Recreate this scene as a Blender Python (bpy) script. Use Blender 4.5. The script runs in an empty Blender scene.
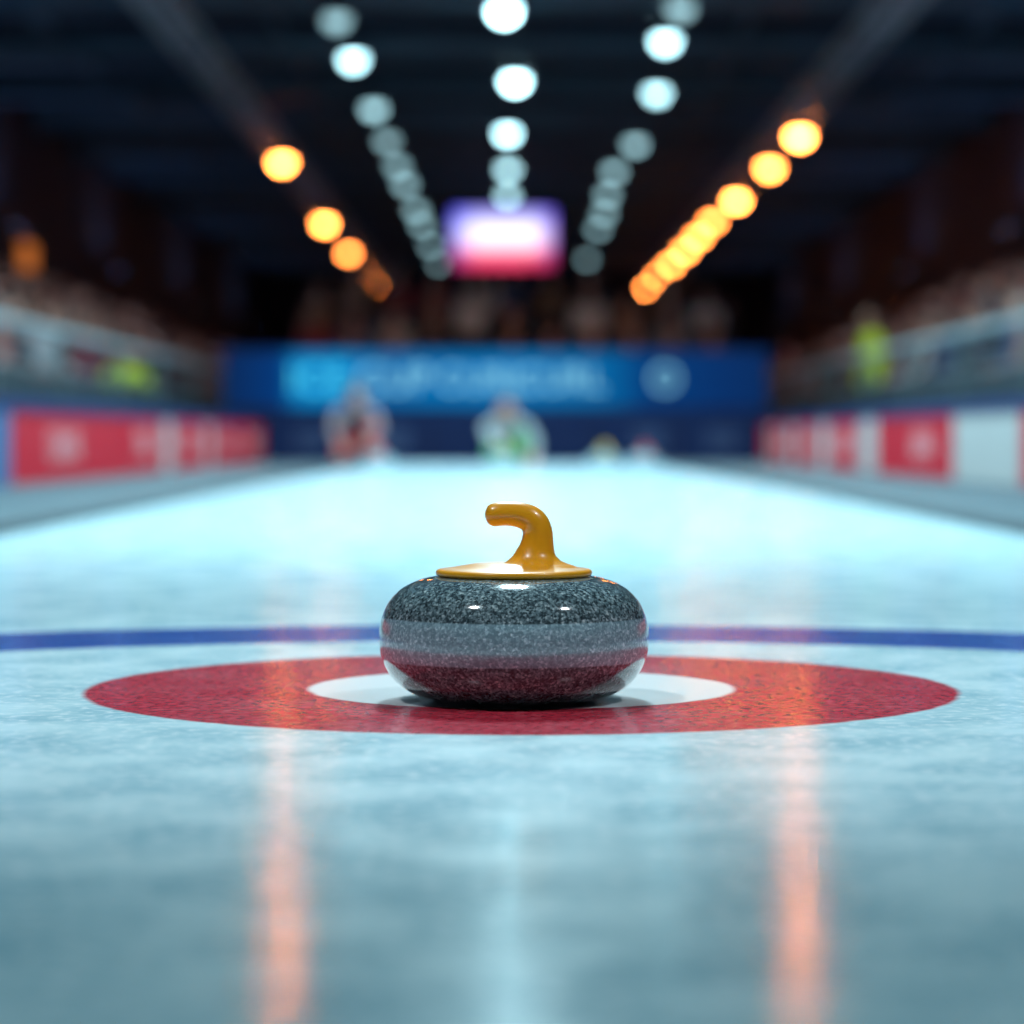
import bpy, math, random
import numpy as np
from mathutils import Vector, Matrix
random.seed(4)
scene = bpy.context.scene
scene.view_settings.view_transform = 'Standard'

# ------------------------------------------------------------ materials
def mat(name, col=(0.5,0.5,0.5), rough=0.5, metal=0.0, emit=None, es=0.0, var=0.0, vscale=8.0, coat=0.0, spec=0.5):
    m = bpy.data.materials.new(name); m.use_nodes = True
    nt = m.node_tree; b = nt.nodes['Principled BSDF']
    b.inputs['Base Color'].default_value = (*col, 1)
    b.inputs['Roughness'].default_value = rough
    b.inputs['Metallic'].default_value = metal
    b.inputs['Coat Weight'].default_value = coat
    b.inputs['Specular IOR Level'].default_value = spec
    if emit is not None:
        b.inputs['Emission Color'].default_value = (*emit, 1)
        b.inputs['Emission Strength'].default_value = es
    if var > 0:
        tc = nt.nodes.new('ShaderNodeTexCoord'); n = nt.nodes.new('ShaderNodeTexNoise')
        n.inputs['Scale'].default_value = vscale; n.inputs['Detail'].default_value = 5
        nt.links.new(tc.outputs['Object'], n.inputs['Vector'])
        mx = nt.nodes.new('ShaderNodeMix'); mx.data_type = 'RGBA'
        mx.inputs[6].default_value = (*[c*(1-var) for c in col], 1)
        mx.inputs[7].default_value = (*[min(1, c*(1+var)) for c in col], 1)
        nt.links.new(n.outputs['Fac'], mx.inputs[0])
        nt.links.new(mx.outputs[2], b.inputs['Base Color'])
    return m

# ------------------------------------------------------------ mesh builder
class MB:
    def __init__(s): s.v=[]; s.f=[]; s.m=[]; s.n=0
    def add(s, verts, faces, mi=0, M=None):
        v = np.array(verts, dtype=float).reshape(-1,3)
        if M is not None:
            A = np.array(M); v = v @ A[:3,:3].T + A[:3,3]
        s.v.append(v)
        for i,f in enumerate(faces):
            s.f.append([a+s.n for a in f]); s.m.append(mi if isinstance(mi,int) else int(mi[i]))
        s.n += len(v)
    def box(s, x0,x1,y0,y1,z0,z1, mi=0, M=None, bev=0.0):
        if bev<=0:
            v=[(x,y,z) for z in (z0,z1) for y in (y0,y1) for x in (x0,x1)]
            f=[(0,2,3,1),(4,5,7,6),(0,1,5,4),(2,6,7,3),(0,4,6,2),(1,3,7,5)]
            s.add(v,f,mi,M); return
        import bmesh
        bm=bmesh.new(); bmesh.ops.create_cube(bm,size=1)
        for q in bm.verts:
            q.co=Vector(((x0+x1)/2+q.co.x*(x1-x0),(y0+y1)/2+q.co.y*(y1-y0),(z0+z1)/2+q.co.z*(z1-z0)))
        bmesh.ops.bevel(bm,geom=bm.edges[:],offset=bev,segments=2,affect='EDGES')
        bm.verts.index_update()
        s.add([q.co[:] for q in bm.verts],[[q.index for q in f.verts] for f in bm.faces],mi,M); bm.free()
    def revolve(s, prof, seg=48, mi=0, M=None):
        v=[];f=[]
        for (r,z) in prof:
            for k in range(seg):
                a=2*math.pi*k/seg; v.append((r*math.cos(a), r*math.sin(a), z))
        for i in range(len(prof)-1):
            for k in range(seg):
                k2=(k+1)%seg
                f.append((i*seg+k,i*seg+k2,(i+1)*seg+k2,(i+1)*seg+k))
        f.append(tuple(reversed(range(seg)))); f.append(tuple((len(prof)-1)*seg+k for k in range(seg)))
        s.add(v,f,mi,M)
    def tube(s, pts, rad, seg=12, mi=0, M=None):
        pts=[Vector(p) for p in pts]; n=len(pts)
        if not hasattr(rad,'__len__'): rad=[rad]*n
        v=[];f=[]; prev=None
        for i,p in enumerate(pts):
            t=(pts[min(i+1,n-1)]-pts[max(i-1,0)]).normalized()
            if prev is None:
                up=Vector((0,1,0)) if abs(t.y)<0.9 else Vector((1,0,0))
            else: up=prev
            a=(up-t*up.dot(t)).normalized(); b=t.cross(a); prev=a
            for k in range(seg):
                an=2*math.pi*k/seg; v.append((p+(a*math.cos(an)+b*math.sin(an))*rad[i])[:])
        for i in range(n-1):
            for k in range(seg):
                k2=(k+1)%seg; f.append((i*seg+k,i*seg+k2,(i+1)*seg+k2,(i+1)*seg+k))
        f.append(tuple(reversed(range(seg)))); f.append(tuple((n-1)*seg+k for k in range(seg)))
        s.add(v,f,mi,M)
    def sphere(s, c, r, seg=16, rings=10, mi=0, fn=None, M=None):
        if not hasattr(r,'__len__'): r=(r,r,r)
        v=[];f=[]
        for i in range(rings+1):
            th=math.pi*i/rings
            for k in range(seg):
                a=2*math.pi*k/seg
                p=Vector((math.sin(th)*math.cos(a), math.sin(th)*math.sin(a), -math.cos(th)))
                if fn: p=fn(p)
                v.append((c[0]+p.x*r[0], c[1]+p.y*r[1], c[2]+p.z*r[2]))
        for i in range(rings):
            for k in range(seg):
                k2=(k+1)%seg; f.append((i*seg+k,i*seg+k2,(i+1)*seg+k2,(i+1)*seg+k))
        s.add(v,f,mi,M)
    def obj(s, name, mats, smooth=False, parent=None, loc=(0,0,0), rotz=0):
        me=bpy.data.meshes.new(name)
        V=np.vstack(s.v)
        me.from_pydata(V.tolist(),[],s.f)
        for m in mats: me.materials.append(m)
        me.polygons.foreach_set('material_index', s.m)
        if smooth: me.polygons.foreach_set('use_smooth',[True]*len(me.polygons))
        me.update(); me.validate()
        o=bpy.data.objects.new(name, me); scene.collection.objects.link(o)
        o.location=loc; o.rotation_euler=(0,0,rotz)
        if parent: o.parent=parent
        return o
def empty(name, loc=(0,0,0), rotz=0):
    e=bpy.data.objects.new(name,None); scene.collection.objects.link(e); e.location=loc; e.rotation_euler=(0,0,rotz)
    e.empty_display_size=0.1
    return e
def catmull(P, sub=6):
    P=[np.array(p,float) for p in P]; out=[]
    Q=[2*P[0]-P[1]]+P+[2*P[-1]-P[-2]]
    for i in range(1,len(Q)-2):
        for k in range(sub):
            t=k/sub; a,b,c,d=Q[i-1],Q[i],Q[i+1],Q[i+2]
            out.append(0.5*((2*b)+(-a+c)*t+(2*a-5*b+4*c-d)*t*t+(-a+3*b-3*c+d)*t**3))
    out.append(P[-1]); return out

# ------------------------------------------------------------ ice
def ice_material():
    m=bpy.data.materials.new('pebbled_ice'); m.use_nodes=True; nt=m.node_tree; N=nt.nodes; L=nt.links
    for n in list(N): N.remove(n)
    out=N.new('ShaderNodeOutputMaterial')
    tc=N.new('ShaderNodeTexCoord')
    def noise(scale,det=4,vec=None):
        n=N.new('ShaderNodeTexNoise'); n.inputs['Scale'].default_value=scale; n.inputs['Detail'].default_value=det
        L.new(vec or tc.outputs['Object'], n.inputs['Vector']); return n
    def math_(op,a,b=None,c=None):
        n=N.new('ShaderNodeMath'); n.operation=op
        for i,x in enumerate((a,b,c)):
            if x is None: continue
            if isinstance(x,(int,float)): n.inputs[i].default_value=x
            else: L.new(x,n.inputs[i])
        return n.outputs[0]
    def mix(f,a,b):
        n=N.new('ShaderNodeMix'); n.data_type='RGBA'
        L.new(f,n.inputs[0])
        for i,x in ((6,a),(7,b)):
            if isinstance(x,tuple): n.inputs[i].default_value=(*x,1)
            else: L.new(x,n.inputs[i])
        return n.outputs[2]
    def ramp(f,lo,hi):
        n=N.new('ShaderNodeMapRange'); n.inputs[1].default_value=lo; n.inputs[2].default_value=hi
        L.new(f,n.inputs[0]); return n.outputs[0]
    frost=noise(9,8); fine=noise(70,4)
    # fine scratches left by sweeping
    mp=N.new('ShaderNodeMapping'); mp.inputs['Rotation'].default_value=(0,0,.5); mp.inputs['Scale'].default_value=(1,14,1)
    L.new(tc.outputs['Object'],mp.inputs['Vector']); scr=noise(9,5,mp.outputs[0])
    col=mix(ramp(frost.outputs['Fac'],0.38,0.64),(0.36,0.60,0.70),(0.60,0.82,0.89))
    col=mix(ramp(fine.outputs['Fac'],0.50,0.70),col,(0.76,0.90,0.95))
    col=mix(math_('MULTIPLY',ramp(scr.outputs['Fac'],0.60,0.72),0.45),col,(0.82,0.93,0.96))
    wob=math_('MULTIPLY_ADD',noise(25,4).outputs['Fac'],0.008,-0.004)
    def dist(cx,cy):
        v=N.new('ShaderNodeVectorMath'); v.operation='DISTANCE'
        s=N.new('ShaderNodeSeparateXYZ'); L.new(tc.outputs['Object'],s.inputs[0])
        c=N.new('ShaderNodeCombineXYZ'); L.new(s.outputs[0],c.inputs[0]); L.new(s.outputs[1],c.inputs[1])
        L.new(c.outputs[0],v.inputs[0]); v.inputs[1].default_value=(cx,cy,0)
        return math_('ADD',v.outputs['Value'],wob)
    def band(d,r0,r1,e=0.004):
        a=ramp(d,r0-e,r0+e); b=ramp(d,r1+e,r1-e); return math_('MULTIPLY',a,b)
    d=dist(0.010,2.91)
    speck=ramp(noise(110,6).outputs['Fac'],0.38,0.66)
    red=mix(speck,(0.36,0.012,0.032),(0.60,0.040,0.075))
    red=mix(math_('MULTIPLY',ramp(fine.outputs['Fac'],0.5,0.75),0.4),red,(0.75,0.22,0.28))
    d2=dist(0.0,2.35)
    blue=mix(speck,(0.004,0.050,0.30),(0.012,0.11,0.44))
    col=mix(band(d,-1,0.229),col,(0.84,0.86,0.88))
    col=mix(band(d,0.228,0.464),col,red)
    col=mix(band(d2,1.235,1.54,0.006),col,blue)
    h=math_('ADD',math_('MULTIPLY',noise(220,2).outputs['Fac'],0.25),math_('MULTIPLY',noise(14,3).outputs['Fac'],0.8))
    bp=N.new('ShaderNodeBump'); bp.inputs['Strength'].default_value=0.2; bp.inputs['Distance'].default_value=0.003
    L.new(h,bp.inputs['Height'])
    df=N.new('ShaderNodeBsdfDiffuse'); L.new(col,df.inputs['Color'])
    def gloss(r0,amp):
        gl=N.new('ShaderNodeBsdfGlossy'); L.new(bp.outputs[0],gl.inputs['Normal'])
        gl.inputs['Color'].default_value=(0.9,0.97,1,1)
        L.new(math_('MULTIPLY_ADD',ramp(frost.outputs['Fac'],0.3,0.7),amp,r0),gl.inputs['Roughness']); return gl
    g1=gloss(.06,.045); g2=gloss(.16,.05)
    gm=N.new('ShaderNodeMixShader'); gm.inputs[0].default_value=.4; L.new(g1.outputs[0],gm.inputs[1]); L.new(g2.outputs[0],gm.inputs[2])
    fr=N.new('ShaderNodeFresnel'); fr.inputs['IOR'].default_value=1.31
    sh=N.new('ShaderNodeMixShader')
    L.new(math_('MULTIPLY',fr.outputs[0],0.66),sh.inputs[0])
    L.new(df.outputs[0],sh.inputs[1]); L.new(gm.outputs[0],sh.inputs[2])
    L.new(sh.outputs[0],out.inputs[0]); return m
ice=MB(); ice.box(-1.4,1.4,-4,28.6,-0.03,0)
ice.obj('curling_ice_sheet',[ice_material()])

# ------------------------------------------------------------ curling stone
def granite():
    m=bpy.data.materials.new('polished_granite'); m.use_nodes=True; nt=m.node_tree; N=nt.nodes; L=nt.links
    b=N['Principled BSDF']; tc=N.new('ShaderNodeTexCoord')
    v=N.new('ShaderNodeTexVoronoi'); v.inputs['Scale'].default_value=440; L.new(tc.outputs['Object'],v.inputs['Vector'])
    n=N.new('ShaderNodeTexNoise'); n.inputs['Scale'].default_value=240; n.inputs['Detail'].default_value=6; n.inputs['Roughness'].default_value=0.7
    L.new(tc.outputs['Object'],n.inputs['Vector'])
    sp=N.new('ShaderNodeSeparateColor'); L.new(v.outputs['Color'],sp.inputs[0])
    r=N.new('ShaderNodeValToRGB'); e=r.color_ramp.elements
    e[0].position=0.0; e[0].color=(0.012,0.019,0.023,1); e[1].position=1; e[1].color=(0.62,0.74,0.75,1)
    x=e.new(0.38); x.color=(0.045,0.075,0.088,1); x=e.new(0.68); x.color=(0.18,0.27,0.30,1)
    mm=N.new('ShaderNodeMath'); mm.operation='MULTIPLY_ADD'; mm.inputs[1].default_value=0.5
    L.new(sp.outputs[0],mm.inputs[0])
    m2=N.new('ShaderNodeMapRange'); m2.inputs[1].default_value=0.32; m2.inputs[2].default_value=0.70; m2.inputs[4].default_value=0.55
    L.new(n.outputs['Fac'],m2.inputs[0]); L.new(m2.outputs[0],mm.inputs[2]); L.new(mm.outputs[0],r.inputs[0])
    s=N.new('ShaderNodeSeparateXYZ'); L.new(tc.outputs['Object'],s.inputs[0])
    a=N.new('ShaderNodeMapRange'); a.inputs[1].default_value=0.042; a.inputs[2].default_value=0.0435; L.new(s.outputs[2],a.inputs[0])
    c=N.new('ShaderNodeMapRange'); c.inputs[1].default_value=0.0865; c.inputs[2].default_value=0.085; L.new(s.outputs[2],c.inputs[0])
    bm=N.new('ShaderNodeMath'); bm.operation='MULTIPLY'; L.new(a.outputs[0],bm.inputs[0]); L.new(c.outputs[0],bm.inputs[1])
    mx=N.new('ShaderNodeMix'); mx.data_type='RGBA'; mx.blend_type='ADD'
    L.new(bm.outputs[0],mx.inputs[0]); L.new(r.outputs[0],mx.inputs[6]); mx.inputs[7].default_value=(0.15,0.26,0.30,1)  # striking band, lightened: reflected brightness of the ice put into the colour
    L.new(mx.outputs[2],b.inputs['Base Color'])
    ro=N.new('ShaderNodeMath'); ro.operation='MULTIPLY_ADD'; ro.inputs[1].default_value=0.10; ro.inputs[2].default_value=0.09
    L.new(bm.outputs[0],ro.inputs[0]); L.new(ro.outputs[0],b.inputs['Roughness'])
    b.inputs['IOR'].default_value=1.6
    b.inputs['Coat Weight'].default_value=0.7; b.inputs['Coat Roughness'].default_value=0.04
    return m
GR=granite()
def curling_stone(loc, hcol, rotz=0, seg=128):
    root=empty('curling_stone',loc,rotz)
    prof=[(0.0005,.004),(.050,.004),(.060,.0015),(.070,0),(.084,.001),(.102,.0065),(.118,.016),(.1295,.030),(.1360,.045),(.1382,.060),(.1375,.074),(.1345,.087),(.1275,.101),(.115,.1135),(.099,.1215),(.082,.1258),(.06,.127),(0.0005,.1272)]
    b=MB(); b.revolve([tuple(p) for p in catmull(prof,5)],seg); b.obj('granite_body',[GR],True,root)
    hm=mat('handle_plastic',hcol,0.3,coat=0.35,var=0.06,vscale=30)
    h=MB()
    pl=[(0.0005,.1265),(.070,.1265),(.0775,.1268),(.0800,.1285),(.0800,.1310),(.0785,.1328),(.074,.1340),(.062,.1355),(.048,.1380),(.036,.1395),(0.0005,.140)]
    h.revolve([tuple(p) for p in catmull(pl,3)],96)
    path=[(.0220,.1330,.048),(.0220,.1365,.0400),(.0220,.1395,.0325),(.0221,.1435,.0260),(.0225,.149,.0212),(.0235,.156,.0180),(.0243,.164,.0162),(.0240,.172,.0154),(.0210,.180,.0149),(.0150,.1855,.0141),(.0070,.1885,.0132),(-.002,.1898,.0126),(-.010,.1900,.0124),(-.0170,.1893,.0124),(-.0225,.1883,.0116),(-.0260,.1876,.0094),(-.0286,.1872,.0056),(-.0298,.187,.0008)]
    cp=catmull(path,5)
    h.tube([(p[0],0,p[1]) for p in cp],[max(p[2],.0003) for p in cp],32)
    h.obj('handle',[hm],True,root)
    return root
curling_stone((0.002,2.78,0.0003),(0.90,0.37,0.010))
curling_stone((1.22,25.0,0.0003),(0.6,0.03,0.02),0.6,48)
curling_stone((1.42-0.55,25.6,0.0003),(0.75,0.5,0.02),-0.4,48)
curling_stone((-1.22,24.6,0.0003),(0.7,0.03,0.03),1.0,48)

# ------------------------------------------------------------ room shell
navy=mat('dark_navy_paint',(0.013,0.022,0.050),0.8,var=0.3,vscale=0.6)
ceilm=mat('ceiling_deck',(0.014,0.028,0.070),0.8,var=0.3,vscale=0.5)
steel=mat('painted_steel',(0.10,0.15,0.20),0.5,0.3,var=0.15,vscale=3)
steel_l=mat('galvanised_steel',(0.50,0.60,0.68),0.5,0.1,var=0.15,vscale=5)
floorm=mat('rubber_floor',(0.02,0.032,0.045),0.7,var=0.3,vscale=2)
W=8.8; Y0=-6; Y1=97; ZC=6.35
b=MB(); b.box(-W,W,Y0,Y1,-0.25,-0.03); b.obj('floor',[floorm])
b=MB(); b.box(-W-.2,-W,Y0,Y1,-0.25,ZC); b.obj('wall_left',[navy])
b=MB(); b.box(W,W+.2,Y0,Y1,-0.25,ZC); b.obj('wall_right',[navy])
b=MB(); b.box(-W,W,Y1,Y1+.2,-0.25,ZC); b.obj('wall_back',[navy])
b=MB(); b.box(-W,W,Y0-.2,Y0,-0.25,ZC); b.obj('wall_front',[navy])
b=MB(); b.box(-W-.2,W+.2,Y0-.2,Y1+.2,ZC,ZC+.2); b.obj('ceiling',[ceilm])
b=MB()
y=4.0
while y<95:
    b.box(-W,W,y-.17,y+.17,5.93,5.97); b.box(-W,W,y-.17,y+.17,6.30,6.34); b.box(-W,W,y-.03,y+.03,5.97,6.30); y+=4.6
for x in (-6.8,-3.4,0,3.4,6.8): b.box(x-.06,x+.06,Y0+.01,Y1-.01,6.2,6.34)
b.obj('roof_beams',[mat('roof_beam_paint',(0.10,0.17,0.25),0.6,0.1,var=0.2,vscale=1)])
def truss(name,x,z0,mt):
    b=MB(); s=.16
    for dx in (-s,s):
        for dz in (0,2*s): b.tube([(x+dx,8,z0+dz),(x+dx,96,z0+dz)],.038,8)
    y=8; k=0
    while y<95.5:
        y2=y+.8; a,c=(0,2*s) if k%2 else (2*s,0)
        for dx in (-s,s): b.tube([(x+dx,y,z0+a),(x+dx,y2,z0+c)],.022,5)
        b.tube([(x-s,y,z0),(x+s,y,z0)],.022,5); y=y2; k+=1
    y=9
    while y<95: b.tube([(x,y,z0+2*s),(x,y,ZC-.02)],.015,5); b.box(x-s,x+s,y-.03,y+.03,z0+2*s-.02,z0+2*s+.02); y+=9
    b.obj(name,[mt])
truss('lighting_truss',4.72,5.45,steel_l); truss('lighting_truss',-4.35,5.45,steel_l)

def lamp_row(name,items,col,hanging,r=.155):
    levels=sorted(set(i[3] for i in items)); mats=[steel]+[mat('lamp_glow',(0.8,0.8,0.8),0.4,emit=col,es=s) for s in levels]
    b=MB()
    for (x,y,z,s) in items:
        M=Matrix.Translation((x,y,z))
        b.revolve([(.001,.30),(.05,.30),(.06,.24),(.09,.20),(.14,.10),(.185,.03),(.19,.01),(.175,0.02),(.12,.09),(.001,.15)],20,0,M)
        b.sphere((0,0,0),(r,r,r*.95),18,12,1+levels.index(s),None,M)
        b.tube([(x,y,z+.28),(x,y,hanging)],.02,6)
    b.obj(name,mats,False)
white=(0.50,0.90,1.0)
cent=[(-.1,34.9,5.77,20.0),(.05,41.7,5.77,18.0),(-.08,48.8,5.77,11.0),(-.08,55.3,5.77,5.0),(-.1,61.4,5.77,5.0),(0,68.5,5.77,3),(0,76,5.77,3)]
lamp_row('ceiling_lamp_row',cent,white,6.2)
L_=[(-2.3,Z,5.77,s) for Z,s in ((35.6,1.2),(39.3,8.0),(45.2,2.4),(50,1.4),(54.5,1.6),(58.5,2.0),(65,2.0),(69.5,2.0),(77,1.8),(85,1.5))]
lamp_row('ceiling_lamp_row',L_,white,6.2)
R_=[(2.12,37.5,5.77,9.0),(2.3,43.1,5.77,6.0),(2.3,50.6,5.77,2.0),(2.1,55.7,5.77,2.0),(2.15,61,5.77,2.0),(2.25,66,5.77,2.0),(2.25,71,5.77,1.8),(2.3,83,5.77,1.5),(2.15,34.6,5.77,1.2)]
lamp_row('ceiling_lamp_row',R_,white,6.2)
amb=(1.0,0.25,0.045)
lamp_row('amber_spotlight_row',[(-2.44,28.9,5.27,85.0),(-4.15,49,5.27,50.0),(-4.35,63,5.27,50.0),(-4.4,73,5.27,30.0),(-4.5,81,5.27,30.0),(-4.55,89,5.27,30.0)],amb,5.45)  # first lamp is added out of view to streak the ice amber
lamp_row('amber_spotlight_row',[(3.07,28.9,5.27,85.0),(4.75,44.8,5.27,65.0),(4.75,50,5.27,42.0),(4.7,56.8,5.27,60.0),(4.6,62.2,5.27,32.0),(4.6,67,5.27,42.0),(4.6,72,5.27,42.0),(4.55,77.5,5.27,42.0),(4.5,83,5.27,42.0),(4.5,90,5.27,42.0)],amb,5.45)  # first lamp again added out of view, only for its ice reflection

# ------------------------------------------------------------ video screen
def screen_mat():
    m=bpy.data.materials.new('screen_display'); m.use_nodes=True; nt=m.node_tree; N=nt.nodes; L=nt.links
    b=N['Principled BSDF']; tc=N.new('ShaderNodeTexCoord'); s=N.new('ShaderNodeSeparateXYZ'); L.new(tc.outputs['Generated'],s.inputs[0])
    r=N.new('ShaderNodeValToRGB'); e=r.color_ramp.elements
    e[0].position=0; e[0].color=(0.75,0.02,0.10,1); e[1].position=1; e[1].color=(0.22,0.20,0.78,1)
    for p,c in ((0.22,(0.95,0.10,0.22,1)),(0.40,(1,.75,.85,1)),(0.68,(.95,.92,1,1)),(0.85,(.42,.40,.95,1))): x=e.new(p); x.color=c
    L.new(s.outputs[2],r.inputs[0])
    r2=N.new('ShaderNodeValToRGB'); e=r2.color_ramp.elements
    e[0].position=0; e[0].color=(0.25,0.28,1,1); e[1].position=1; e[1].color=(0.35,0.2,0.8,1)
    x=e.new(0.25); x.color=(1,1,1,1); x=e.new(0.8); x.color=(1,1,1,1)
    L.new(s.outputs[0],r2.inputs[0])
    mx=N.new('ShaderNodeMix'); mx.data_type='RGBA'; mx.blend_type='MULTIPLY'; mx.inputs[0].default_value=1
    L.new(r.outputs[0],mx.inputs[6]); L.new(r2.outputs[0],mx.inputs[7])
    L.new(mx.outputs[2],b.inputs['Emission Color']); b.inputs['Emission Strength'].default_value=1.5
    b.inputs['Base Color'].default_value=(0.02,0.02,0.02,1)
    return m
sr=empty('video_screen',(-.2,60,4.68))
b=MB(); b.box(-1.12,1.12,-.02,0,-.64,.64); b.obj('display_panel',[screen_mat()],False,sr)
b=MB(); b.box(-1.19,1.19,0.0,.18,-.71,.71,0,None,.02)
for x in (-.9,.9): b.tube([(x,.1,.70),(x,.1,1.5)],.03,8)
b.obj('housing',[mat('screen_housing',(0.02,0.02,0.03),0.5)],False,sr)

# ------------------------------------------------------------ text helper
def text_mesh(txt,size):
    c=bpy.data.curves.new('t','FONT'); c.body=txt; c.size=size; c.extrude=0.002; c.align_x='CENTER'; c.align_y='CENTER'
    o=bpy.data.objects.new('t',c); scene.collection.objects.link(o)
    bpy.context.view_layer.update()
    dg=bpy.context.evaluated_depsgraph_get(); me=bpy.data.meshes.new_from_object(o.evaluated_get(dg))
    v=[q.co[:] for q in me.vertices]; f=[list(p.vertices) for p in me.polygons]
    bpy.data.objects.remove(o); return v,f
# ------------------------------------------------------------ advert boards
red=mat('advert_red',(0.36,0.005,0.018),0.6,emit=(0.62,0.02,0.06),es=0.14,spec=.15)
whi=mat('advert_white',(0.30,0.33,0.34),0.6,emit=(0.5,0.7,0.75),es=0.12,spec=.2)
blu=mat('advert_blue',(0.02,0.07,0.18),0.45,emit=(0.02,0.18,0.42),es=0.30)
cap=mat('advert_cap_rail',(0.006,0.025,0.11),0.6,var=0.1,spec=.15)
kick=mat('kick_plate',(0.12,0.16,0.19),0.5)
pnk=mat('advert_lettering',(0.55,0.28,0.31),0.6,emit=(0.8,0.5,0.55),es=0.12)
BX=2.72
def ad_board(side,panels):
    root=empty('advertising_board',(side*BX,0,0))
    b=MB(); s=side
    x0,x1=(0,.08) if s>0 else (-.08,0)
    y0=5.0
    b.box(x0,x1,y0,29.6,-0.03,.012,1); b.box(x0-.01,x1+.01,y0,29.6,.42,.485,0)
    for y in np.arange(y0+.3,29.6,2.0):
        a,c=sorted((s*.08,s*.38)); b.box(a,c,y-.03,y+.03,-.03,.03,1)
    b.obj('frame',[cap,kick],False,root)
    p=MB()
    for (a,c,k) in panels: p.box(x0+.005,x1-.005,a,c,.012,.42,k)
    p.obj('panels',[red,whi,blu],False,root)
    t=MB()
    for (a,c,k) in panels:
        if c-a<1.2 or k==1: continue
        word=random.choice(['CURLING','ICE CUP','ARENA','SPORT'])
        v,f=text_mesh(word,.22 if c-a<2 else .27)
        R=Matrix(((0,0,-s,0),(-s,0,0,0),(0,1,0,0),(0,0,0,1)))
        T=Matrix.Translation((-s*.001,(a+c)/2,.215))
        t.add(v,f,0,T@R)
    t.obj('lettering',[pnk],False,root)
pl=[(5,8,0),(8,11,1),(11,14.75,2),(14.8,18.2,0),(18.2,19.0,0),(19.0,21.2,0),(21.2,21.8,1),(21.8,24.2,0),(24.2,24.6,1),(24.6,27.4,0),(27.4,29.6,0)]
ad_board(-1,pl)
pr=[(5,9,0),(9,12,2),(12,14.5,0),(14.55,16.75,1),(16.8,19.2,0),(19.2,20.3,0),(20.3,21.3,1),(21.3,23.4,0),(23.4,24.2,1),(24.2,26.0,0),(26,26.6,1),(26.6,28.2,0),(28.2,28.7,1),(28.7,29.6,0)]
ad_board(1,pr)
wm=mat('walkway_mat',(0.070,0.115,0.140),0.6,var=0.15,vscale=3,spec=.3)
for s in (-1,1):
    b=MB(); a,c=sorted((s*1.462,s*2.70)); b.box(a,c,-4,29.4,-.03,-.005,0)
    for k in range(17): b.box(a,c,-3.9+k*2.0,-3.87+k*2.0,-.006,-.002,1)
    b.obj('walkway_mat',[wm,kick])
    b=MB(); a,c=sorted((s*1.402,s*1.46)); b.box(a,c,-4,28.9,-.03,.03,0,None,.01); b.obj('sheet_bumper',[mat('bumper_foam',(0.03,0.05,0.065),0.7)])

# ------------------------------------------------------------ end of the sheet
def banner_mat():
    m=bpy.data.materials.new('led_banner'); m.use_nodes=True; nt=m.node_tree; N=nt.nodes; L=nt.links
    b=N['Principled BSDF']; tc=N.new('ShaderNodeTexCoord')
    s=N.new('ShaderNodeSeparateXYZ'); L.new(tc.outputs['Object'],s.inputs[0])
    r=N.new('ShaderNodeValToRGB'); mr=N.new('ShaderNodeMapRange'); mr.inputs[1].default_value=-3.3; mr.inputs[2].default_value=3.3
    L.new(s.outputs[0],mr.inputs[0]); L.new(mr.outputs[0],r.inputs[0])
    e=r.color_ramp.elements; e[0].position=0; e[0].color=(0.002,0.016,0.08,1); e[1].position=1; e[1].color=(0.002,0.016,0.08,1)
    for p,c in ((.10,(0.0,.035,.18,1)),(.13,(0.0,.20,.52,1)),(.21,(0.0,.21,.54,1)),(.28,(0.0,.13,.38,1)),(.5,(.0,.17,.46,1)),(.66,(.0,.12,.34,1)),(.73,(.0,.04,.18,1)),(.86,(.001,.025,.13,1))):
        x=e.new(p); x.color=c
    L.new(r.outputs[0],b.inputs['Emission Color']); b.inputs['Emission Strength'].default_value=1.0
    b.inputs['Base Color'].default_value=(0.002,0.008,0.02,1); b.inputs['Specular IOR Level'].default_value=.05; b.inputs['Roughness'].default_value=.8; return m
cyan=mat('led_cyan',(0.02,0.06,0.08),0.7,emit=(0.05,0.62,0.88),es=1.1)
pale=mat('led_pale',(0.02,0.06,0.08),0.7,emit=(0.25,0.65,0.82),es=1.0)
root=empty('led_banner',(0,31,0))
b=MB(); b.box(-3.30,2.92,0,.08,.62,1.25); b.obj('panel',[banner_mat()],False,root)
b=MB()
for x in np.arange(-3.25,3.0,1.23): b.box(x-.03,x+.03,.08,.14,-.03,1.27)
b.box(-3.35,2.97,-.01,.12,1.25,1.29); b.box(-3.35,2.97,-.01,.12,.58,.62); b.obj('frame',[cap],False,root)
b=MB(); R=Matrix.Rotation(math.pi/2,4,'X')
for (x,tx,sz,k) in ((-2.22,'ICE',.46,0),(-1.35,'CUP',.44,1),(-.35,'CURL',.40,1),(.55,'CURL',.40,1),(1.75,'O',.42,1)):
    v,f=text_mesh(tx,sz); b.add(v,f,k,Matrix.Translation((x,-.004,.93))@R)
b.obj('lettering',[cyan,pale],False,root)
root=empty('end_board',(0,29.7,0))
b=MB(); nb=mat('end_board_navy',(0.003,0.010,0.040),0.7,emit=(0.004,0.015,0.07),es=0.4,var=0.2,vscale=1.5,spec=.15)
for k in range(6): b.box(-2.7+k*.9+.01,-2.7+k*.9+.89,0,.06,.0,.50,0,None,.01)
b.box(-2.72,2.72,-.01,.07,.50,.54,1); b.box(-2.72,2.72,-.005,.07,-.03,.0,1)
b.obj('panels',[nb,cap],False,root)
b=MB()
for x in (-2.2,-1.3,1.5,2.3): b.box(x-.18,x+.18,-.008,-.002,.12,.38,0)
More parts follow.
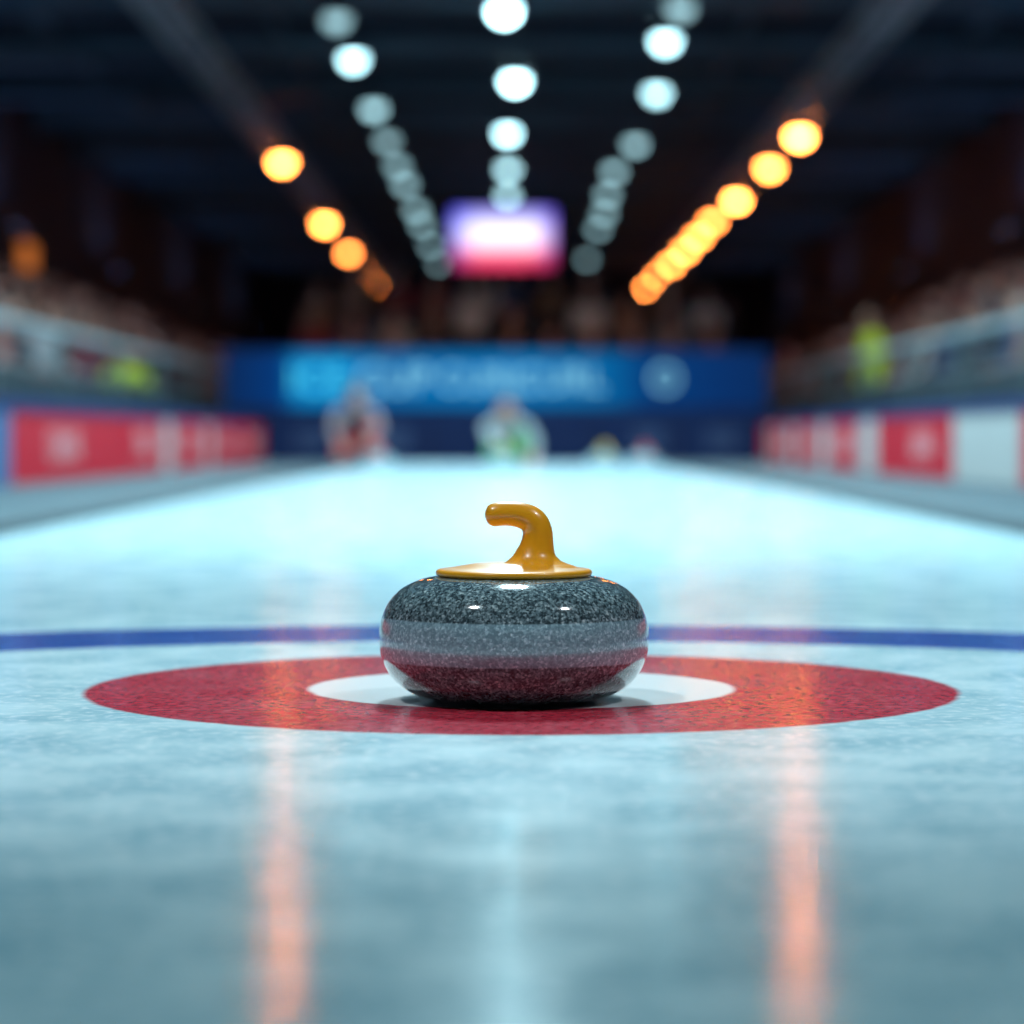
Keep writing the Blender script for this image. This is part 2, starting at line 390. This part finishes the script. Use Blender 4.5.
b.obj('stickers',[mat('sticker_blue',(0.008,0.03,0.10),0.5)],False,root)

# ------------------------------------------------------------ railings, stands
rail=mat('railing_steel',(0.10,0.15,0.165),0.45,0.1,spec=.3)
railt=mat('handrail_steel',(0.26,0.36,0.40),0.4,0.1)
rpan=mat('railing_infill',(0.028,0.050,0.062),0.5,var=0.15,vscale=2,spec=.2)
for s in (-1,1):
    root=empty('stand_railing',(s*3.65,0,0)); b=MB(); y0=10;y1=56
    for z,r,k in ((1.12,.040,1),(.96,.012,0),(.80,.02,0)): b.tube([(0,y0,z),(0,y1,z)],r,8,k)
    for y in np.arange(y0,y1+.1,3.0): b.box(-.03,.03,y-.03,y+.03,-.03,1.08)
    b.obj('posts_and_rails',[rail,railt],False,root)
    b=MB()
    for y in np.arange(y0,y1-.1,3.0): b.box(-.01,.01,y+.06,y+2.94,.12,.76,0)
    b.obj('infill_panels',[rpan],False,root)
conc=mat('stand_concrete',(0.025,0.035,0.05),0.8,var=0.25,vscale=2)
seatm=mat('seat_plastic',(0.010,0.025,0.07),0.5)
NR=5; RX=4.35; RD=.82; RZ=.36; F0=.30
for s in (-1,1):
    b=MB()
    for i in range(NR):
        a,c=sorted((s*(RX+i*RD),s*(RX+(i+1)*RD)))
        if i==NR-1: a,c=sorted((s*(RX+i*RD),s*8.75))
        b.box(a,c,14,56,-.03,F0+i*RZ)
    b.obj('spectator_stand',[conc])
    b=MB()
    for i in range(NR):
        z=F0+i*RZ
        for y in np.arange(14.3,55.7,.58):
            cx=s*(RX+i*RD+.50)
            b.box(cx-.2,cx+.2,y-.2,y+.2,z+.38,z+.42)
            a,c=sorted((cx+s*.18,cx+s*.22)); b.box(a,c,y-.2,y+.2,z+.42,z+.72)
            b.box(cx-.03,cx+.03,y-.03,y+.03,z,z+.38)
    b.obj('stadium_seats',[seatm])

# ------------------------------------------------------------ people
def skin_body(joints, edges, labels, sub=1):
    names=list(joints); idx={n:i for i,n in enumerate(names)}
    me=bpy.data.meshes.new('b'); me.from_pydata([joints[n][0] for n in names],[(idx[a],idx[b_]) for a,b_,_ in edges],[])
    o=bpy.data.objects.new('b',me); scene.collection.objects.link(o)
    md=o.modifiers.new('s','SKIN')
    for i,n in enumerate(names):
        sv=me.skin_vertices[0].data[i]; r=joints[n][1]; sv.radius=(r,r) if not hasattr(r,'__len__') else r; sv.use_root=(i==0)
    md.use_smooth_shade=True
    if sub: m2=o.modifiers.new('u','SUBSURF'); m2.levels=sub; m2.render_levels=sub
    bpy.context.view_layer.update()
    dg=bpy.context.evaluated_depsgraph_get(); ev=bpy.data.meshes.new_from_object(o.evaluated_get(dg))
    V=np.array([v.co[:] for v in ev.vertices]); F=[list(p.vertices) for p in ev.polygons]
    A=np.array([joints[a][0] for a,_,_ in edges],float); B=np.array([joints[c][0] for _,c,_ in edges],float)
    lab=[labels[l] for _,_,l in edges]; mi=[]
    for f in F:
        c=V[f].mean(0); d=B-A; t=np.clip(((c-A)*d).sum(1)/np.maximum((d*d).sum(1),1e-9),0,1)
        mi.append(lab[int(np.argmin(np.linalg.norm(A+d*t[:,None]-c,axis=1)))])
    bpy.data.objects.remove(o)
    return V,F,mi
LAB={'skin':0,'top':2,'leg':3,'shoe':4}
def add_head(mb,c,tilt=0,low=False):
    M=Matrix.Translation(c)@Matrix.Rotation(tilt,4,'X')
    def face(p):
        q=p.copy()
        if p.z<0: q.x*=1-.35*p.z*p.z
        if p.z<-.2 and p.y<0: q.y*=1.08
        if p.y>0 and p.z<-.3: q.y*=.8
        return q
    sg,rg=(10,7) if low else (24,16)
    mb.sphere((0,0,0),(.075,.095,.115),sg,rg,0,face,M)
    def hair(p):
        q=p.copy()
        if p.y<-.2 and p.z<.45: q*=.86
        if p.z<-.5: q*=.86
        return q
    mb.sphere((0,.010,.014),(.083,.100,.115),sg,rg,1,hair,M)
    if low: return
    mb.tube([(0,-.088,.012),(0,-.105,-.012),(0,-.110,-.024),(0,-.092,-.032)],[.006,.011,.013,.006],8,0,M)
    for s in (-1,1):
        mb.sphere((s*.03,-.084,.010),(.012,.010,.008),8,6,5,None,M)
        mb.sphere((s*.077,.005,-.005),(.010,.02,.032),8,6,0,None,M)
        mb.box(s*.03-.014,s*.03+.014,-.096,-.086,.026,.031,1,M)
    mb.box(-.023,.023,-.096,-.088,-.058,-.050,6,M)
def fingers(J,E,name,palm,d,side):
    p=Vector(palm); d=Vector(d).normalized(); w=d.cross(Vector((0,0,1)))
    if w.length<.1: w=Vector((1,0,0))
    w.normalize(); n=d.cross(w)
    dn=n if n.z<0 else -n
    for i,(o,l) in enumerate(((-.033,.062),(-.011,.078),(.011,.083),(.033,.072))):
        a=p+d*.045+w*o*side; m=a+d*l*.5+dn*.008; t=m+d*l*.42+dn*.028
        for k,(q,r) in enumerate(((a,.0105),(m,.0095),(t,.0075))): J[f'{name}f{i}{k}']=(q[:],r)
        E+= [(name,f'{name}f{i}0','skin'),(f'{name}f{i}0',f'{name}f{i}1','skin'),(f'{name}f{i}1',f'{name}f{i}2','skin')]
    a=p+w*(-.042)*side+d*.005; t=a+d*.045-w*.022*side+dn*.012
    J[name+'t0']=(a[:],.012); J[name+'t1']=(t[:],.009); E+=[(name,name+'t0','skin'),(name+'t0',name+'t1','skin')]
def person(pose, detail=True):
    P=POSES[pose]; J={}; E=[]
    J['pelvis']=(P['pelvis'],(.145,.115)); J['waist']=(P['waist'],(.135,.105)); J['chest']=(P['chest'],(.165,.12)); J['neck']=(P['neck'],.058)
    hc=Vector(P['head']); J['skull']=((Vector(P['neck'])*.45+hc*.55)[:],.05)
    E+=[('pelvis','waist','top'),('waist','chest','top'),('chest','neck','top'),('neck','skull','skin')]
    for s,n in ((1,'L'),(-1,'R')):
        q=P[n]
        J['sh'+n]=(q['sh'],.068); J['el'+n]=(q['el'],.046); J['wr'+n]=(q['wr'],.031); J['pa'+n]=(q['pa'],(.036,.022))
        J['hip'+n]=(q['hip'],.10); J['kn'+n]=(q['kn'],.062); J['an'+n]=(q['an'],.043); J['to'+n]=(q['to'],.036)
        E+=[('chest','sh'+n,'top'),('sh'+n,'el'+n,'top'),('el'+n,'wr'+n,'top'),('wr'+n,'pa'+n,'skin'),
            ('pelvis','hip'+n,'leg'),('hip'+n,'kn'+n,'leg'),('kn'+n,'an'+n,'leg'),('an'+n,'to'+n,'shoe')]
        if detail: fingers(J,E,'pa'+n,q['pa'],Vector(q['pa'])-Vector(q['wr']),s)
    V,F,mi=skin_body(J,E,LAB,2 if detail else 0)
    mb=MB(); mb.add(V,F,mi); add_head(mb,P['head'],P.get('tilt',0),not detail); return mb
def S(q): return {k:(-v[0],v[1],v[2]) for k,v in q.items()}
seat={'sh':(.19,.02,.98),'el':(.24,-.04,.70),'wr':(.15,-.26,.60),'pa':(.12,-.33,.59),'hip':(.10,0,.47),'kn':(.14,-.44,.50),'an':(.14,-.42,.09),'to':(.15,-.57,.04)}
cheer={**seat,'el':(.34,-.06,1.12),'wr':(.30,-.12,1.36),'pa':(.29,-.13,1.44)}
stand={'sh':(.19,0,1.40),'el':(.26,.02,1.12),'wr':(.27,-.06,.87),'pa':(.27,-.08,.79),'hip':(.10,0,.90),'kn':(.11,-.02,.50),'an':(.12,.02,.09),'to':(.14,-.15,.04)}
POSES={
 'seated':dict(pelvis=(0,.02,.50),waist=(0,.03,.66),chest=(0,.02,.88),neck=(0,0,1.05),head=(0,-.03,1.20),L=seat,R=S(seat)),
 'seated_cheer':dict(pelvis=(0,.02,.50),waist=(0,.03,.66),chest=(0,.0,.88),neck=(0,-.02,1.05),head=(0,-.05,1.20),L=cheer,R=S(seat)),
 'standing':dict(pelvis=(0,0,.94),waist=(0,0,1.10),chest=(0,0,1.30),neck=(0,-.01,1.48),head=(0,-.03,1.62),L=stand,R=S(stand)),
 'crouch':dict(pelvis=(0,.10,.24),waist=(0,.06,.34),chest=(0,-.06,.46),neck=(0,-.15,.56),head=(0,-.21,.655),tilt=.1,
    L={'sh':(.18,-.08,.50),'el':(.22,-.24,.34),'wr':(.12,-.42,.24),'pa':(.10,-.49,.22),'hip':(.10,.08,.24),'kn':(.16,-.26,.36),'an':(.15,-.10,.08),'to':(.16,-.27,.04)},
    R={'sh':(-.18,-.08,.50),'el':(-.22,-.22,.32),'wr':(-.17,-.40,.20),'pa':(-.15,-.47,.17),'hip':(-.10,.10,.22),'kn':(-.16,-.22,.08),'an':(-.15,.20,.06),'to':(-.15,.36,.05)}),
 'delivery':dict(pelvis=(0,.22,.25),waist=(0,.10,.30),chest=(0,-.10,.36),neck=(0,-.22,.42),head=(0,-.29,.50),tilt=-.1,
    L={'sh':(.17,-.14,.38),'el':(.26,-.24,.22),'wr':(.24,-.40,.10),'pa':(.23,-.47,.07),'hip':(.10,.20,.22),'kn':(.16,-.16,.30),'an':(.14,-.02,.07),'to':(.15,-.19,.04)},
    R={'sh':(-.17,-.18,.36),'el':(-.14,-.40,.26),'wr':(-.06,-.58,.22),'pa':(-.03,-.64,.215),'hip':(-.10,.24,.22),'kn':(-.13,.62,.10),'an':(-.13,1.0,.06),'to':(-.13,1.16,.05)}),
}
def cl(n,c,r=.7): return mat(n,c,r,var=0.12,vscale=12)
skinm=cl('skin',(0.36,0.19,0.14),.5); hairm=cl('hair',(0.03,0.02,0.018)); dark=mat('eye_dark',(0.01,0.01,0.01),.2); lip=mat('lips',(0.4,0.12,0.11),.5)
shoe=cl('shoes',(0.02,0.02,0.02)); blk=cl('black_trousers',(0.015,0.017,0.02))
def put(name,pose,loc,rot,top,legs,hair=hairm):
    return person(pose,True).obj(name,[skinm,hair,top,legs,shoe,dark,lip],True,None,loc,rot)
put('curler','crouch',(-1.52,26.3,0.0),0.1,cl('grey_jacket',(.20,.16,.18)),cl('red_trousers',(.50,.006,.012)))
put('curler','delivery',(-.05,24.4,0),0.0,cl('pale_jacket',(.20,.24,.26)),cl('green_trousers',(.08,.34,.06)))
curling_stone((-.08,23.76,0.0003),(0.25,0.7,0.1),0.3,48)
hiv=cl('hi_vis_yellow',(.42,.58,.015))
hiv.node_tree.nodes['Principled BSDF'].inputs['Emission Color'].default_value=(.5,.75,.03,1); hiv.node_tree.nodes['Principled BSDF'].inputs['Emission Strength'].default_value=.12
put('steward','standing',(4.02,30.3,-.03),-1.3,hiv,blk)
put('steward','seated',(-3.99,28.0,-.03),0,hiv,blk)
b=MB(); b.box(-.2,.2,-.2,.2,.36,.385,0,None,.01)
for x in (-.17,.17):
    for y in (-.17,.17): b.tube([(x,y,0),(x,y,.37)],.012,8)
b.box(-.2,.2,.20,.22,.385,.75,0,None,.005)
b.obj('folding_chair',[rail],False,None,(-3.99,28.0,-.03),0)

tmpl=[person('seated',False),person('seated_cheer',False)]
cols=[(.01,.015,.03),(.26,.30,.34),(.22,.02,.03),(.025,.05,.14),(.03,.03,.045),(.20,.10,.06),(.10,.13,.17),(.01,.01,.015),(.24,.06,.04),(.50,.52,.56),(.015,.025,.05),(.02,.02,.03)]
cm=[skinm,hairm,mat('hair_brown',(.06,.03,.02),.7),mat('hair_grey',(.2,.19,.18),.7),blk,cl('jeans',(.02,.035,.08))]+[cl('jacket',c) for c in cols]
def crowd(name,places):
    mb=MB()
    for (x,y,z,r) in places:
        t=tmpl[1] if random.random()<.12 else tmpl[0]
        top=6+random.randrange(len(cols)); hr=random.choice((1,1,2,3)); lg=random.choice((4,5))
        mp={0:0,1:hr,2:top,3:lg,4:4,5:1,6:0}
        sc=random.uniform(.94,1.05)
        A=np.array(Matrix.Translation((x,y,z))@Matrix.Rotation(r,4,'Z')@Matrix.Scale(sc,4))
        v=np.vstack(t.v); mb.v.append(v@A[:3,:3].T+A[:3,3])
        for f,m in zip(t.f,t.m): mb.f.append([q+mb.n for q in f]); mb.m.append(mp[m])
        mb.n+=t.n
    return mb.obj(name,cm,True)
for s in (-1,1):
    pls=[]
    for i in range(NR):
        for y in np.arange(14.3,55.7,.58):
            if random.random()<.72:
                pls.append((s*(RX+i*RD+.46),y,F0+i*RZ,(-math.pi/2 if s>0 else math.pi/2)+random.uniform(-.3,.3)))
    crowd('crowd_of_spectators',pls)
b=MB()
for i in range(4): b.box(-3.2,3.2,40+i*.85,40+(i+1)*.85,-.03,.55+i*.36)
b.box(-3.2,3.2,43.4,43.6,-.03,2.3)
b.obj('spectator_stand',[conc])
b=MB()
for i in range(4):
    for x in np.arange(-3.0,3.05,.6):
        y=40+i*.85+.5; z=.55+i*.36
        b.box(x-.2,x+.2,y-.2,y+.2,z+.38,z+.42); b.box(x-.2,x+.2,y+.18,y+.22,z+.42,z+.72); b.box(x-.03,x+.03,y-.03,y+.03,z,z+.38)
b.obj('stadium_seats',[seatm])
crowd('crowd_of_spectators',[(x,40+i*.85+.46,.55+i*.36,random.uniform(-.2,.2)) for i in range(4) for x in np.arange(-3.0,3.05,.6) if random.random()<.7])
warm=mat('warm_sign_glow',(0.4,.2,.1),.5,emit=(1.0,.27,.04),es=.5)
for (y,z,w,h) in ((44.0,3.75,1.0,.62),(48.9,3.5,1.3,.55)):
    r=empty('illuminated_wall_sign',(-8.78,y,z))
    b=MB(); b.box(.03,.07,-w/2,w/2,-h/2,h/2); b.obj('lit_face',[warm],False,r)
    b=MB(); b.box(0,.03,-w/2-.05,w/2+.05,-h/2-.05,h/2+.05,0,None,.01); b.obj('casing',[steel],False,r)

# ------------------------------------------------------------ lighting
def area(name,loc,sx,sy,P,col=(.64,.93,1),rot=(0,0,0),spread=180):
    l=bpy.data.lights.new(name,'AREA'); l.shape='RECTANGLE'; l.size=sx; l.size_y=sy; l.energy=P; l.color=col; l.spread=math.radians(spread)
    o=bpy.data.objects.new(name,l); scene.collection.objects.link(o); o.location=loc; o.rotation_euler=rot; return o
for y,P in ((8,640),(13,560),(18,540),(23,480),(27.3,300)):
    area('ice_fill_light',(0,y,5.6),.5,1.4,P,spread=153)  # added lights above the view that brighten the ice
    b=MB(); b.box(-.3,.3,-.75,.75,.01,.09,0,None,.02)
    for x in (-.2,.2): b.tube([(x,.3,.08),(x,.3,.58)],.01,6)
    b.obj('ice_fill_housing',[steel],False,None,(0,y,5.6))  # casing made up to go with the added ice light
def spot(name,loc,tgt,P,deg,rad,col=(.84,.95,1)):
    l=bpy.data.lights.new(name,'SPOT'); l.energy=P; l.spot_size=math.radians(deg); l.spot_blend=.9; l.shadow_soft_size=rad; l.color=col
    o=bpy.data.objects.new(name,l); scene.collection.objects.link(o); o.location=loc
    o.rotation_euler=(Vector(tgt)-Vector(loc)).to_track_quat('-Z','Y').to_euler()
    b=MB(); b.revolve([(.001,.0),(.12,.0),(.14,.05),(.14,.30),(.10,.36),(.001,.36)],20,0); b.tube([(0,0,.3),(0,0,.5)],.02,6)
    h=b.obj('stone_fill_housing',[steel]); h.location=Vector(loc)+(Vector(loc)-Vector(tgt)).normalized()*.30; h.rotation_euler=o.rotation_euler  # invented casing around the added stone spot
for x,P in ((-2.3,520),(3.2,480)):
    spot('stone_fill_spot',(x,1.5,5.1),(0,2.9,0.05),P,28,.22)  # unseen spots added to brighten the stone and place its highlights
for s in (-1,1):
    for y,P in ((24,75),(34,110),(44,75)):
        area('stand_fill_light',(s*5.6,y,5.7),.8,.4,P,(.85,.85,1.0),(0,s*.1,0),125)  # fill lights added so the side crowds are not dark
        b=MB(); b.box(-.45,.45,-.24,.24,.02,.10,0,None,.02); b.tube([(0,0,.08),(0,0,.58)],.02,6)
        b.obj('stand_fill_housing',[steel],False,None,(s*5.6,y,5.7)).rotation_euler=(0,s*.1,0)  # made-up casing for the added stand light
area('stand_fill_light',(0,38,5.6),.8,.4,75,(1.0,.5,.28),(0,0,0),120)  # added warm fill for the end stand
for s in (-1,1):
    for y in (34,46,58,72,86):
        area('roof_fill_light',(s*8.45,y,3.9),.3,1.2,26,(.30,.55,1.0),(0,s*math.radians(135),0))  # blue fill added to lift the otherwise black roof
        b=MB(); b.box(-.08,.08,-.65,.65,-.12,-.04,0,None,.01); a,c=sorted((s*.05,s*.33)); b.box(a,c,-.05,.05,-.11,-.06)
        b.obj('roof_fill_housing',[steel],False,None,(s*8.45,y,3.9))  # casing and bracket invented for the added roof fill
w=bpy.data.worlds.new('World'); scene.world=w; w.use_nodes=True
w.node_tree.nodes['Background'].inputs[0].default_value=(.05,.12,.22,1); w.node_tree.nodes['Background'].inputs[1].default_value=.3

# ------------------------------------------------------------ camera
c=bpy.data.cameras.new('camera'); o=bpy.data.objects.new('camera',c); scene.collection.objects.link(o)
o.location=(0,0,.268); o.rotation_euler=(math.pi/2,0,0)
c.sensor_width=36; c.lens=2713/1024*36; c.shift_y=-74/1024; c.clip_end=300; c.clip_start=.05
c.dof.use_dof=True; c.dof.focus_distance=2.68; c.dof.aperture_fstop=3.0
scene.camera=o
